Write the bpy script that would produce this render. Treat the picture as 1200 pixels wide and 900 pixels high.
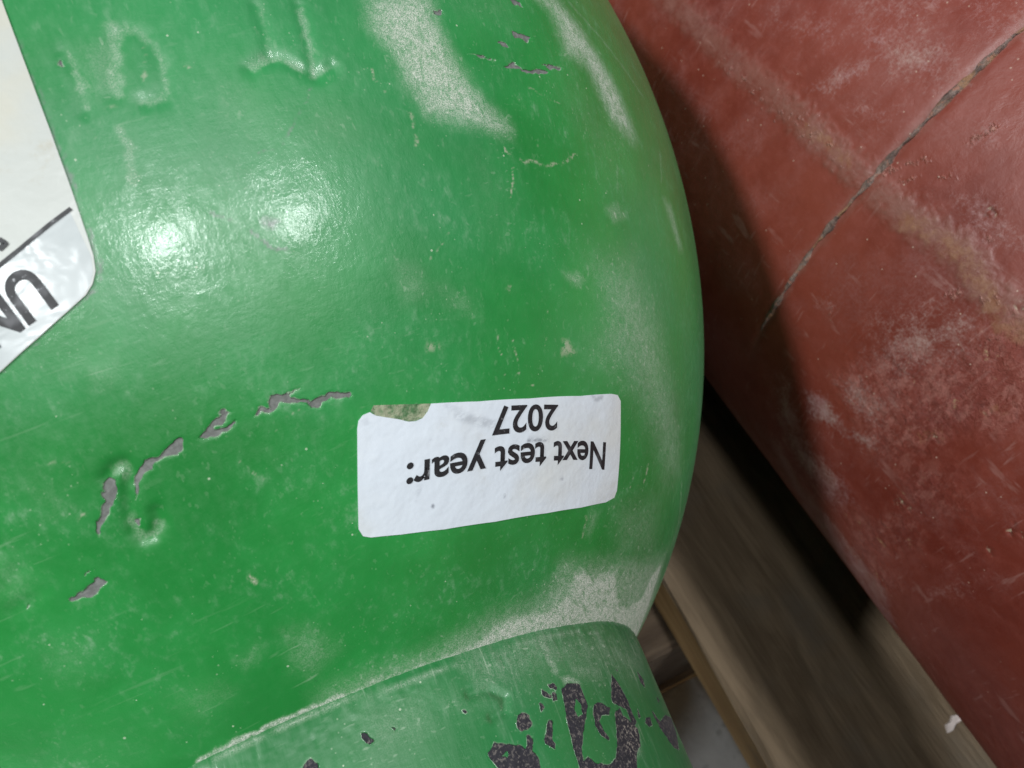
import bpy, bmesh, math, random
import numpy as np
from mathutils import Matrix, Vector
from mathutils.geometry import delaunay_2d_cdt

for o in list(bpy.data.objects):
    bpy.data.objects.remove(o)
scene = bpy.context.scene
COL = scene.collection
R = math.radians

# ------------------------------------------------------------------ camera
CAM_H = 0.2486
cam_d = bpy.data.cameras.new('camera')
cam = bpy.data.objects.new('camera', cam_d)
COL.objects.link(cam)
cam_d.sensor_width = 36.0
cam_d.lens = 25.5
cam_d.clip_start = 0.005
cam_d.clip_end = 100.0
cam_d.dof.use_dof = True
cam_d.dof.focus_distance = 0.089
cam_d.dof.aperture_fstop = 46.0
right = Vector((0.90568862, -0.42021016, -0.05613865))
up = Vector((0.38160504, 0.75037528, 0.53973561))
back = Vector((-0.18467733, -0.51025519, 0.83996067))
m = Matrix((right, up, back)).transposed().to_4x4()
m.translation = Vector((0, 0, CAM_H))
cam.matrix_world = m
scene.camera = cam

# ------------------------------------------------------------------ light
world = bpy.data.worlds.new('World')
scene.world = world
world.use_nodes = True
bg = world.node_tree.nodes['Background']
bg.inputs[0].default_value = (0.68, 0.84, 1.0, 1)
bg.inputs[1].default_value = 0.035

LAMP_Z = 4.0
LAMPS = [(0.60, -0.335, 92), (0.16, -0.335, 108), (-0.26, -0.335, 34), (-0.72, 0.10, 225)]   # ceiling lamps over the hall: x / height, y / height, watts
for k, (tx, ty, w) in enumerate(LAMPS):
    ld = bpy.data.lights.new('ceiling_lamp', 'AREA')
    ld.shape = 'DISK'
    ld.size = 0.42
    ld.energy = w
    ld.color = (0.955, 0.99, 1.0)
    lo = bpy.data.objects.new('ceiling_lamp', ld)
    COL.objects.link(lo)
    p = Vector((tx * LAMP_Z, ty * LAMP_Z, LAMP_Z + 0.2))
    lo.location = p
    lo.rotation_euler = (Vector((0.05, 0.05, 0.1)) - p).to_track_quat('-Z', 'Y').to_euler()

scene.view_settings.view_transform = 'Standard'
scene.view_settings.look = 'None'
scene.view_settings.gamma = 1.0
scene.view_settings.exposure = -0.10
scene.view_settings.use_curve_mapping = False
scene.render.engine = 'CYCLES'
scene.cycles.max_bounces = 6
scene.render.resolution_x = 1024
scene.render.resolution_y = 768

# ------------------------------------------------------------------ survey data: marks on each surface as
# (polygon or stroke, layer, [(degrees round the axis, millimetres along it)...], feather or half width in mm, strength)
DOME_MARKS = [
    ('P','dust',[(26.12,78.98),(25.87,75.01),(27.08,72.52),(27.49,69.59),(28.76,66.62),(30.25,66.37),(32.56,66.37),(35.04,66.22),(35.45,66.99),(33.81,68.65),(32.23,71.31),(31.44,73.97),(30.77,77.08),(30.65,80.93)],2.423,0.85),
    ('P','dust',[(41.01,88.32),(42.71,87.4),(43.34,81.6),(45.81,81.53),(48.34,75.27),(51.53,74.74),(52.34,76.32),(50.77,81.01),(48.22,85.75),(46.02,88.39),(44.0,90.71),(43.34,90.74)],3.069,0.85),
    ('S','dust',[(45.69,92.14),(49.29,90.59),(53.62,88.77),(56.84,87.7)],0.574,0.262),
    ('P','dust',[(41.16,73.91),(43.95,76.99),(47.9,72.42),(47.95,66.16),(45.23,67.64)],6.46,0.2),
    ('S','dust',[(48.12,69.35),(48.11,65.49)],0.383,0.3),
    ('S','dust',[(58.4,78.61),(57.42,72.77)],0.319,0.375),
    ('P','dust',[(45.83,61.5),(47.65,63.05),(48.96,62.24),(47.03,60.64)],1.292,0.5),
    ('P','dust',[(57.24,69.86),(59.75,70.95),(62.56,65.68),(60.93,64.52)],1.615,0.5),
    ('P','dust',[(39.82,52.78),(41.58,53.14),(42.68,52.65),(41.92,51.75),(40.15,52.27)],0.969,0.5),
    ('P','dust',[(44.27,54.42),(49.66,56.9),(54.97,52.72),(59.11,46.56),(69.99,38.0),(64.17,36.04),(55.3,41.12),(49.49,44.19),(44.5,45.66),(45.98,49.99)],7.268,0.5),
    ('P','dust',[(56.81,45.87),(60.04,46.51),(67.04,41.36),(71.19,37.28),(63.36,35.58)],2.907,0.35),
    ('P','dust',[(12.21,22.19),(14.16,22.2),(20.23,22.18),(25.7,22.3),(30.03,22.37),(33.19,23.14),(35.65,23.66),(42.59,23.6),(46.4,24.68),(46.27,26.5),(51.82,26.01),(57.01,26.42),(60.73,24.28),(65.74,23.45),(72.37,24.98),(72.47,26.99),(74.04,28.09),(77.29,28.9),(82.2,24.96),(89.38,22.12),(79.06,20.61),(60.42,20.33),(46.35,20.64),(40.4,20.52),(35.13,20.61),(30.02,20.73),(25.92,20.0),(20.73,20.09),(13.55,20.54)],1.292,1.0),
    ('P','dust',[(12.41,22.67),(20.31,22.78),(25.66,22.92),(32.93,24.01),(40.93,24.61),(43.72,27.07),(56.72,27.42),(77.49,29.91),(89.68,24.54),(80.84,20.48),(46.74,20.29),(25.92,20.0),(13.51,20.44)],3.23,0.62),
    ('S','dust',[(80.64,30.53),(80.0,34.26),(72.53,37.28)],0.446,0.45),
    ('S','dust',[(32.11,21.11),(20.89,21.35),(14.08,21.98),(8.64,22.11),(2.45,22.11),(-1.57,22.02)],0.638,0.9),
    ('P','dust',[(46.31,29.29),(46.89,31.45),(48.72,31.22),(47.6,29.03)],1.292,0.35),
    ('P','dust',[(51.22,32.31),(63.67,34.11),(69.61,28.69),(55.59,26.88)],4.845,0.3),
    ('P','dust',[(10.53,27.89),(12.99,27.36),(14.61,25.44),(11.86,24.32),(10.47,25.16)],2.261,0.35),
    ('P','dust',[(6.08,27.24),(7.86,27.7),(8.22,27.37),(6.27,26.64)],1.615,0.35),
    ('P','dust',[(0.39,26.51),(3.27,26.07),(3.69,25.47),(0.98,25.14)],3.23,0.3),
    ('P','dust',[(-5.64,32.99),(-3.67,32.28),(-5.49,31.11),(-6.21,31.68)],4.037,0.25),
    ('P','dust',[(-5.27,39.37),(-4.17,39.24),(-4.51,37.7),(-6.22,37.27)],3.23,0.25),
    ('P','dust',[(4.75,48.88),(5.69,48.73),(5.55,47.74),(4.75,47.85)],2.261,0.3),
    ('P','dust',[(-1.16,43.22),(-0.31,41.58),(-0.02,40.62),(-1.38,41.25)],3.23,0.2),
    ('S','dust',[(10.26,65.71),(10.31,64.04),(10.14,61.3)],0.638,0.375),
    ('S','dust',[(11.29,74.3),(11.02,71.73),(10.59,68.79)],0.956,0.413),
    ('P','dust',[(9.56,72.57),(11.27,73.77),(10.55,68.55),(9.33,68.85)],2.261,0.3),
    ('S','dust',[(8.79,72.5),(8.96,70.68),(8.9,67.99)],0.446,0.413),
    ('S','dust',[(13.09,72.7),(13.23,70.33),(12.93,68.09)],0.51,0.3),
    ('S','dust',[(11.68,67.57),(13.02,67.7)],0.446,0.3),
    ('S','dust',[(11.72,73.96),(12.57,73.97),(12.85,73.0)],0.574,0.3),
    ('S','dust',[(21.58,76.22),(21.59,72.95),(21.54,69.54)],0.51,0.413),
    ('S','dust',[(17.98,70.1),(18.74,70.92),(19.66,71.09),(20.76,70.04)],0.574,0.413),
    ('S','dust',[(19.25,76.21),(19.13,71.34)],0.446,0.225),
    ('S','dust',[(21.35,69.39),(22.52,70.34)],0.51,0.3),
    ('P','dust',[(15.87,69.53),(17.49,67.86),(17.41,65.3),(15.92,65.93)],4.037,0.2),
    ('P','dust',[(21.25,66.26),(23.08,65.28),(22.85,63.68),(21.12,64.16)],3.23,0.2),
    ('P','dust',[(24.49,52.67),(26.3,51.65),(26.56,49.97),(24.71,49.36)],2.261,0.3),
    ('P','dust',[(27.53,50.42),(29.85,49.43),(30.51,48.09),(28.77,48.47)],2.261,0.3),
    ('P','dust',[(32.2,63.29),(34.14,60.23),(33.45,55.62),(31.98,56.51)],5.652,0.16),
    ('P','dust',[(32.24,81.42),(38.9,86.17),(37.53,80.9),(32.83,79.15)],4.845,0.16),
    ('S','dust',[(3.62,42.2),(4.25,42.13),(4.28,41.5)],0.574,0.338),
    ('S','dust',[(3.24,38.84),(3.11,37.78),(3.42,37.16),(4.2,37.16),(4.8,37.85)],0.51,0.338),
    ('S','scratch',[(25.13,70.88),(25.32,69.45),(25.93,68.25)],0.149,0.9),
    ('S','scratch',[(27.32,66.77),(27.37,65.21),(27.39,63.27)],0.255,0.55),
    ('S','scratch',[(34.61,64.68),(35.23,63.63),(35.16,61.95),(34.81,59.51)],0.17,0.9),
    ('S','scratch',[(36.09,63.58),(38.72,64.0),(40.36,64.79),(42.55,66.62)],0.255,0.6),
    ('S','scratch',[(28.95,55.05),(27.36,53.11),(27.14,52.74)],0.106,0.8),
    ('S','scratch',[(32.42,46.51),(32.82,44.57),(33.21,42.4)],0.106,0.7),
    ('S','scratch',[(33.74,47.54),(34.24,44.57),(34.84,42.38),(36.45,42.27)],0.128,0.7),
    ('S','scratch',[(38.06,48.91),(37.55,45.71)],0.106,0.6),
    ('S','scratch',[(57.44,36.29),(57.66,34.45)],0.213,0.8),
    ('S','scratch',[(54.04,35.17),(54.41,31.7)],0.064,0.6),
    ('S','scratch',[(9.27,32.2),(9.62,31.68)],0.213,0.9),
    ('S','scratch',[(46.14,30.72),(46.16,29.06)],0.255,0.5),
    ('S','scratch',[(13.75,41.04),(14.99,42.06),(16.08,42.42)],0.064,0.4),
    ('S','scratch',[(10.98,40.31),(12.26,38.48)],0.064,0.4),
    ('S','scratch',[(0.26,40.04),(1.04,39.9)],0.077,0.7),
    ('S','scratch',[(38.03,72.87),(39.73,72.52),(41.99,72.9)],0.128,0.35),
    ('S','scratch',[(23.94,29.04),(24.36,28.54)],0.106,0.5),
    ('S','scratch',[(37.9,67.28),(38.28,65.45)],0.064,0.35),
    ('S','scratch',[(36.92,70.75),(37.47,68.44)],0.064,0.3),
    ('S','scratch',[(12.52,72.25),(12.23,69.97),(12.17,69.22)],0.17,0.5),
    ('S','scratch',[(9.57,67.45),(10.37,67.49)],0.128,0.5),
    ('S','scratch',[(-0.04,44.15),(1.39,43.81)],0.085,0.35),
    ('S','graze',[(13.75,58.04),(15.26,56.5),(16.62,54.67),(17.59,54.17)],0.213,0.75),
    ('S','graze',[(21.02,68.08),(19.96,65.72),(18.53,62.97),(17.1,62.35)],0.128,0.6),
    ('S','graze',[(7.05,66.64),(7.07,61.44),(7.04,57.66),(7.03,56.16),(6.82,55.13),(6.38,54.33),(5.81,53.78)],0.213,0.75),
    ('S','graze',[(6.77,74.5),(7.05,66.64)],0.17,0.45),
    ('S','graze',[(5.81,53.78),(2.97,52.02),(-0.01,50.49)],0.106,0.5),
    ('P','graze',[(16.44,56.98),(16.97,57.09),(17.34,56.73),(17.01,56.32),(16.51,56.44)],0.51,0.9),
    ('P','scratch',[(39.78,46.42),(40.51,46.23),(41.61,45.01),(39.64,44.96)],0.51,0.6),
    ('P','scratch',[(26.29,45.73),(27.18,45.67),(27.14,45.25),(26.25,45.28)],0.408,0.6),
    ('P','scratch',[(33.76,50.66),(34.18,50.69),(34.02,50.31)],0.306,0.8),
    ('S','scratch',[(8.75,65.17),(8.9,65.07)],0.17,0.7),
    ('S','scratch',[(14.34,70.45),(14.5,70.38)],0.17,0.7),
    ('P','chip',[(2.68,41.48),(3.11,41.86),(3.58,41.66),(2.99,40.37),(2.24,39.44),(1.41,38.74),(0.79,38.2),(1.07,39.01),(1.79,39.94)],0.102,1),
    ('P','chip',[(3.9,39.77),(4.48,40.97),(5.06,41.77),(5.54,42.09),(6.45,42.06),(6.67,42.18),(7.37,42.64),(7.82,42.89),(8.29,42.63),(7.95,41.72),(7.37,41.52),(6.53,41.78),(6.04,41.7),(5.94,41.43),(5.44,41.31),(5.1,41.14),(4.51,40.34),(3.98,39.73)],0.102,1),
    ('P','chip',[(9.13,42.38),(9.77,42.95),(10.35,43.38),(11.18,43.7),(11.68,43.49),(11.17,43.33),(11.18,43.02),(10.28,42.79),(10.52,42.67),(11.62,42.89),(11.76,42.74),(10.77,42.22)],0.102,1),
    ('P','chip',[(12.77,42.97),(13.21,43.2),(13.97,43.16),(13.77,43.52),(14.25,43.92),(15.22,43.93),(16.21,43.96),(16.37,43.99),(16.16,43.76),(15.57,43.76),(16.25,43.22),(17.0,42.94),(17.64,43.11),(19.1,43.13),(19.83,43.1),(19.84,42.8),(18.99,42.52),(17.76,42.67),(17.31,42.45),(15.99,42.96),(14.87,43.24),(14.32,42.96),(14.06,42.72)],0.102,1),
    ('P','chip',[(-2.8,35.37),(-2.17,35.72),(-1.82,35.6),(-0.98,35.81),(-0.25,36.02),(-0.03,35.29),(-1.04,34.99),(-1.85,35.04),(-2.66,35.09)],0.102,1),
    ('P','chip',[(-1.26,36.58),(-0.79,36.68),(-0.26,36.55),(-0.8,36.48),(-1.25,36.41)],0.102,1),
    ('P','chip',[(3.37,38.54),(3.78,38.58),(3.75,37.97),(3.34,37.79),(3.25,38.18)],0.102,1),
    ('P','chip',[(8.16,72.42),(8.45,72.08),(8.54,71.43),(8.33,71.43),(8.2,71.98)],0.102,1),
    ('P','chip',[(35.59,74.65),(36.73,75.36),(37.8,75.3),(39.65,76.23),(40.59,76.45),(40.19,75.8),(38.33,75.05),(36.63,74.65)],0.102,1),
    ('P','chip',[(35.58,77.36),(36.31,77.98),(36.76,77.49),(36.17,77.04)],0.102,1),
    ('P','chip',[(37.43,80.23),(38.55,80.41),(39.47,80.47),(38.69,79.51),(37.56,79.34)],0.102,1),
    ('P','chip',[(39.76,76.96),(41.13,78.01),(42.66,78.51),(41.01,77.2)],0.102,1),
    ('P','chip',[(37.87,84.88),(38.94,85.54),(39.27,84.94),(38.34,84.4)],0.102,1),
    ('P','chip',[(30.61,79.11),(31.49,79.18),(31.17,78.49),(30.63,78.48)],0.102,1),
    ('P','chip',[(32.67,74.65),(34.14,74.99),(35.65,75.15),(34.09,74.61)],0.102,1),
    ('P','chip',[(-5.34,36.27),(-5.1,36.22),(-5.19,35.98),(-5.45,35.96)],0.102,1),
    ('S','height',[(3.06,41.88),(3.67,42.3),(4.29,42.24),(4.46,41.68),(3.83,40.51),(3.37,39.16),(3.16,37.88),(3.45,37.21),(4.15,37.18),(4.85,37.83),(4.96,38.53)],0.701,-0.338),
    ('S','height',[(10.42,68.58),(10.69,71.03),(11.23,73.52),(12.04,74.18),(12.75,73.28),(13.18,71.37),(13.06,68.82),(12.57,67.65),(11.68,67.57)],0.829,-0.135),
    ('S','height',[(8.7,72.78),(8.94,70.94),(8.81,67.53)],0.765,-0.126),
    ('S','height',[(19.01,76.19),(19.16,73.31),(19.17,71.07)],0.765,-0.158),
    ('S','height',[(17.8,69.97),(18.74,70.92),(19.72,70.95),(20.74,69.9),(21.52,69.4),(22.7,70.36)],0.765,-0.203),
    ('S','height',[(21.49,76.51),(21.54,73.24),(21.5,69.54)],0.701,-0.18),
    ('S','height',[(-4.9,40.46),(-4.3,39.52),(-4.24,38.34),(-4.39,37.13),(-4.25,36.67),(-5.08,36.36),(-6.34,36.34)],0.893,-0.158),
    ('S','height',[(4.26,48.87),(5.24,48.07)],1.275,0.054),
    ('S','height',[(-4.61,38.52),(-5.97,37.79)],0.765,-0.113),
    ('S','height',[(10.9,56.92),(9.9,55.56)],2.55,0.054),
    ('S','height',[(18.89,57.12),(18.08,55.47)],2.55,0.054),
    ('S','height',[(21.94,53.31),(22.83,51.14)],3.188,-0.027),
    ('S','height',[(14.16,55.14),(14.39,53.75)],2.55,-0.036),
    ('S','height',[(-0.98,37.29),(-0.51,35.18)],1.913,-0.045),
    ('S','height',[(17.54,63.04),(18.18,60.78)],2.869,-0.036),
    ('S','height',[(37.71,18.25),(40.54,16.34),(38.49,16.17)],0.893,-0.0),
]
COLLAR_MARKS = [
    ('P','chip',[(42.3,14.59),(43.5,15.2),(45.7,14.65),(46.08,13.65),(45.61,11.8),(44.49,10.59),(43.07,9.5),(41.54,7.6),(41.09,6.63),(42.18,6.79),(43.16,5.89),(45.21,5.19),(47.26,5.42),(48.82,6.94),(51.36,10.36),(52.82,10.4),(52.72,9.41),(54.17,8.72),(55.47,7.55),(54.4,5.99),(52.07,4.94),(50.96,3.29),(39.98,5.83),(40.24,7.06),(40.41,8.77),(41.08,11.55)],0.12,1),
    ('P','chip',[(47.26,11.86),(48.72,11.87),(50.33,10.75),(49.64,10.25),(47.73,10.34),(46.71,9.68),(47.08,8.68),(47.63,7.87),(47.18,7.61),(46.15,8.39),(45.78,9.64),(46.32,10.95)],0.12,1),
    ('P','chip',[(53.95,14.37),(54.45,14.58),(55.24,13.46),(55.78,12.1),(55.82,10.28),(55.89,8.5),(54.85,7.88),(54.43,8.68),(54.53,10.3),(52.8,10.7),(51.63,11.57)],0.12,1),
    ('P','chip',[(33.1,12.89),(33.79,13.59),(34.68,13.75),(35.34,13.18),(35.09,12.13),(34.26,11.8),(33.39,11.94),(32.99,12.37)],0.12,1),
    ('P','chip',[(28.31,11.24),(29.28,11.77),(31.0,11.14),(32.12,10.7),(33.17,10.07),(33.89,11.14),(34.42,11.21),(34.51,10.64),(33.97,9.83),(34.41,8.87),(34.1,7.49),(28.97,9.09),(28.49,10.46)],0.12,1),
    ('P','chip',[(40.05,15.63),(40.96,15.57),(41.37,15.0),(41.11,14.7),(40.29,15.11)],0.12,1),
    ('P','chip',[(38.78,15.32),(39.14,15.01),(39.97,14.24),(39.65,14.06),(38.74,14.63)],0.12,1),
    ('P','chip',[(40.24,14.53),(41.06,14.48),(40.7,13.61),(39.89,13.55)],0.12,1),
    ('P','chip',[(37.53,13.98),(38.09,13.85),(38.11,13.27),(37.26,13.02)],0.12,1),
    ('P','chip',[(37.89,11.73),(38.59,11.68),(37.38,9.98),(37.77,9.45),(37.26,8.92),(36.78,9.27),(36.27,9.84),(37.08,10.94)],0.12,1),
    ('P','chip',[(64.23,14.63),(65.61,13.47),(64.85,12.36),(63.7,12.95)],0.12,1),
    ('P','chip',[(59.61,8.49),(61.31,8.47),(60.9,7.46),(59.33,7.36),(58.7,7.8)],0.12,1),
    ('P','chip',[(58.09,9.79),(58.01,8.77),(57.08,8.62)],0.12,1),
    ('P','chip',[(63.28,9.13),(65.15,7.69),(71.0,8.34),(77.86,7.9),(72.8,4.97),(68.96,3.47),(66.13,4.44),(63.84,6.96)],0.12,1),
    ('P','chip',[(26.8,16.06),(27.22,16.09),(27.42,15.75),(27.02,15.61)],0.12,1),
    ('P','chip',[(56.38,15.22),(56.89,15.05),(56.3,14.83)],0.12,1),
    ('P','chip',[(69.85,10.9),(70.97,10.33),(68.95,10.19)],0.12,1),
    ('P','chip',[(14.97,17.8),(15.55,17.57),(16.1,16.79),(15.53,16.57),(14.94,17.23)],0.12,1),
    ('P','chip',[(18.23,17.1),(18.7,16.99),(18.55,16.76)],0.12,1),
    ('P','chip',[(8.42,17.29),(9.13,17.55),(9.8,16.72),(9.51,16.28),(8.13,16.85)],0.12,1),
    ('P','hole',[(44.07,13.28),(44.61,12.23),(44.24,11.11),(43.11,10.99),(42.96,11.84)],0.12,1),
    ('P','hole',[(29.74,10.38),(30.85,10.56),(30.52,9.72)],0.12,1),
    ('S','dust',[(41.86,20.08),(42.01,19.05),(42.12,18.04),(42.21,16.91)],0.96,0.5),
    ('P','dust',[(41.68,20.87),(43.02,20.15),(42.99,16.89),(41.54,17.15),(41.46,18.9)],0.84,0.55),
    ('P','dust',[(42.77,15.95),(45.08,15.66),(46.21,14.74),(43.04,15.12)],0.72,0.7),
    ('P','dust',[(43.33,18.07),(52.29,16.1),(51.47,13.87),(44.86,15.33)],1.92,0.4),
    ('P','dust',[(53.83,16.5),(56.18,16.32),(55.82,15.66),(53.35,16.0)],0.96,0.5),
    ('S','dust',[(71.2,19.83),(55.32,20.4),(47.96,20.73),(41.31,20.86),(34.67,20.49),(27.14,20.73),(20.54,20.92),(13.89,21.39),(8.44,21.51),(3.49,21.59),(-0.31,21.37)],0.36,0.45),
    ('P','dust',[(29.61,20.84),(36.45,20.86),(41.1,20.21),(34.59,17.92)],2.16,0.4),
    ('S','dust',[(72.37,19.39),(76.52,11.37),(75.03,3.87)],0.24,0.6),
    ('P','dust',[(23.6,19.57),(34.4,16.46),(34.53,13.2),(24.44,16.2)],3.6,0.2),
    ('P','dust',[(51.77,9.31),(55.47,7.55),(53.52,5.17),(50.28,4.81)],1.68,0.55),
    ('P','dust',[(28.93,21.26),(41.99,21.08),(55.79,19.94),(71.88,19.08),(69.97,16.8),(53.64,17.59),(41.61,19.13),(29.65,18.99)],1.92,0.55),
    ('P','dust',[(15.39,19.99),(23.36,19.01),(22.71,15.57),(15.53,14.73)],4.8,0.3),
    ('S','height',[(28.44,17.43),(31.2,17.13),(32.97,15.85),(32.24,14.44),(30.3,14.37)],0.54,-0.3),
]
RED_MARKS = [
    ('P','dust',[(-52.86,124.72),(-46.37,103.18),(-49.38,90.19),(-52.82,102.6),(-54.23,117.74)],10.2,0.35),
    ('P','dust',[(-53.56,88.56),(-51.16,77.11),(-53.54,73.92),(-55.26,80.19)],7.65,0.4),
    ('S','band',[(-58.06,148.48),(-58.32,135.17),(-58.63,119.26),(-58.31,100.78)],3.4,0.55),
    ('S','band',[(-58.31,100.78),(-58.35,89.21),(-58.58,78.99),(-58.52,72.37)],3.4,0.8),
    ('S','band',[(-58.52,72.37),(-58.54,62.83),(-57.58,48.84),(-58.69,41.45),(-58.15,34.94),(-57.93,30.6)],3.57,0.8),
    ('S','rust',[(-58.76,90.3),(-58.45,84.48),(-58.41,77.16)],1.19,0.8),
    ('S','rust',[(-58.62,59.66),(-57.58,48.84),(-58.5,41.81),(-59.74,35.67),(-59.11,31.93)],2.04,0.9),
    ('S','rust',[(-74.61,29.76),(-72.02,28.54)],0.765,0.8),
    ('S','rust',[(-67.21,26.12),(-65.97,25.04)],0.765,0.7),
    ('S','tick',[(-59.45,118.92),(-58.49,117.95)],0.272,0.6),
    ('S','tick',[(-60.06,116.03),(-59.1,115.07)],0.272,0.76),
    ('S','tick',[(-59.75,114.79),(-58.8,113.85)],0.272,0.9199999999999999),
    ('S','tick',[(-60.33,111.99),(-59.38,111.08)],0.272,0.6799999999999999),
    ('S','tick',[(-59.99,110.86),(-59.04,109.97)],0.272,0.8400000000000001),
    ('S','tick',[(-60.51,108.21),(-59.56,107.33)],0.272,0.6),
    ('S','tick',[(-60.1,107.22),(-59.16,106.36)],0.272,0.76),
    ('S','tick',[(-60.55,104.73),(-59.61,103.9)],0.272,0.9199999999999999),
    ('S','tick',[(-60.08,103.9),(-59.15,103.08)],0.272,0.6799999999999999),
    ('S','tick',[(-60.45,101.57),(-59.53,100.78)],0.272,0.8400000000000001),
    ('S','tick',[(-59.92,100.88),(-59.01,100.1)],0.272,0.6),
    ('S','tick',[(-60.24,98.69),(-59.33,97.93)],0.272,0.76),
    ('S','tick',[(-59.68,98.09),(-58.78,97.35)],0.272,0.9199999999999999),
    ('S','tick',[(-59.97,95.98),(-59.07,95.25)],0.272,0.6799999999999999),
    ('S','tick',[(-59.41,95.42),(-58.52,94.72)],0.272,0.8400000000000001),
    ('S','tick',[(-59.71,93.33),(-58.82,92.64)],0.272,0.6),
    ('S','tick',[(-59.18,92.76),(-58.3,92.09)],0.272,0.76),
    ('S','tick',[(-59.51,90.64),(-58.63,89.98)],0.272,0.9199999999999999),
    ('S','tick',[(-59.03,90.0),(-58.17,89.36)],0.272,0.6799999999999999),
    ('S','tick',[(-59.42,87.81),(-58.55,87.19)],0.272,0.8400000000000001),
    ('S','tick',[(-59.01,87.08),(-58.15,86.47)],0.272,0.6),
    ('S','tick',[(-59.45,84.81),(-58.59,84.22)],0.272,0.76),
    ('S','tick',[(-59.11,83.99),(-58.26,83.41)],0.272,0.9199999999999999),
    ('S','tick',[(-59.61,81.65),(-58.76,81.08)],0.272,0.6799999999999999),
    ('S','tick',[(-59.32,80.76),(-58.47,80.21)],0.272,0.8400000000000001),
    ('S','tick',[(-59.85,78.39),(-59.0,77.86)],0.272,0.6),
    ('S','tick',[(-54.85,68.31),(-52.97,65.37)],0.425,0.8),
    ('S','tick',[(-57.03,71.11),(-55.45,68.68)],0.425,0.8),
    ('S','tick',[(-56.28,66.7),(-54.84,64.63)],0.425,0.8),
    ('S','tick',[(-49.61,62.37),(-47.5,61.41)],0.425,0.8),
    ('S','tick',[(-55.65,47.22),(-54.79,46.96)],0.425,0.8),
    ('S','tick',[(-53.66,61.88),(-52.97,60.45)],0.425,0.8),
    ('S','tick',[(-61.44,45.79),(-60.42,43.54)],0.51,0.7),
    ('S','tick',[(-59.81,40.66),(-58.21,39.16)],0.51,0.7),
    ('S','tick',[(-73.33,60.09),(-71.8,59.57)],0.51,0.7),
    ('S','tick',[(-61.24,34.15),(-62.57,34.31)],0.51,0.7),
    ('P','dust',[(-55.57,96.29),(-51.17,93.3),(-47.99,88.21),(-50.66,87.61),(-54.51,90.17)],3.06,0.5),
    ('P','dust',[(-47.46,94.14),(-44.95,79.43),(-46.18,71.33),(-47.16,74.9),(-48.6,83.81)],7.65,0.7),
    ('P','dust',[(-45.92,104.11),(-40.85,88.01),(-44.11,84.07),(-45.17,89.35),(-46.39,96.37)],10.2,0.6),
    ('P','dust',[(-39.9,82.99),(-36.59,73.18),(-38.77,68.72),(-42.06,73.18)],10.2,0.5),
    ('P','dust',[(-54.18,58.09),(-52.03,51.73),(-53.45,42.77),(-55.7,45.84),(-55.5,51.46)],3.74,0.55),
    ('P','dust',[(-48.42,65.45),(-46.56,60.78),(-48.67,58.41),(-50.45,62.71)],3.4,0.45),
    ('P','dust',[(-84.11,53.8),(-81.47,48.76),(-82.83,42.52),(-79.89,35.34),(-80.75,33.41),(-82.9,38.77),(-83.66,43.49),(-87.14,49.92)],3.4,0.8),
    ('P','dust',[(-78.47,49.55),(-75.29,46.62),(-75.5,37.92),(-77.76,36.44),(-80.0,42.19)],5.1,0.6),
    ('P','dust',[(-87.37,61.43),(-84.89,58.22),(-91.38,48.62),(-89.71,35.71),(-91.38,29.51),(-97.28,32.31),(-98.34,44.66),(-95.92,54.84)],5.78,0.6),
    ('P','dust',[(-101.27,57.83),(-97.23,54.27),(-101.48,43.52),(-101.36,32.49),(-114.51,38.71)],4.42,0.6),
    ('P','dust',[(-69.07,50.87),(-62.86,44.66),(-59.84,39.3),(-62.77,33.95),(-67.97,37.27),(-71.59,40.51),(-73.68,48.9)],10.2,0.55),
    ('P','dust',[(-111.26,40.17),(-101.05,34.77),(-100.38,12.83),(-109.6,5.25),(-115.2,10.63)],2.38,0.6),
    ('P','dust',[(-94.47,11.48),(-81.21,5.1),(-82.88,2.15),(-92.57,7.17)],3.4,0.35),
    ('P','dust',[(-73.36,65.71),(-70.27,62.75),(-71.78,58.7),(-73.83,62.2)],2.38,0.4),
    ('P','erode',[(-78.47,49.55),(-70.21,45.83),(-65.79,36.7),(-61.39,36.44),(-57.21,31.97),(-63.46,20.33),(-67.81,22.49),(-70.55,27.32),(-75.57,26.84),(-81.32,31.87),(-80.41,38.15)],4.25,1.0),
    ('P','erode',[(-95.7,31.22),(-82.48,20.56),(-86.04,15.54),(-94.6,18.55),(-95.83,12.18),(-104.35,12.85)],3.74,0.9),
    ('P','erode',[(-78.64,30.34),(-74.55,21.75),(-76.63,15.1),(-84.84,22.64)],4.25,0.8),
    ('S','pit',[(-84.1,24.75),(-83.63,23.63),(-83.14,22.17)],0.765,0.9),
    ('S','pit',[(-74.27,8.67),(-73.62,7.78)],0.68,0.9),
    ('S','pit',[(-78.01,7.91),(-77.83,7.17)],0.51,0.6),
    ('S','pit',[(-58.03,36.08),(-57.72,34.85)],0.85,0.7),
    ('S','pit',[(-67.11,25.65),(-66.69,25.72)],0.595,0.6),
    ('S','pit',[(-53.5,51.07),(-53.28,50.22)],0.595,0.8),
    ('S','pit',[(-74.31,28.71),(-72.51,28.5)],0.425,0.8),
    ('P','stain_shade',[(-96.86,7.85),(-84.8,3.97),(-78.93,-1.64),(-94.55,-21.39),(-96.15,-12.02),(-98.06,-1.63)],10.2,0.55),  # shadow of the phone put into the red as a darker patch
    ('P','stain_shade',[(-77.65,87.76),(-64.47,56.88),(-72.33,49.16),(-82.52,58.48),(-84.16,69.75)],11.9,0.25),
]
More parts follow.
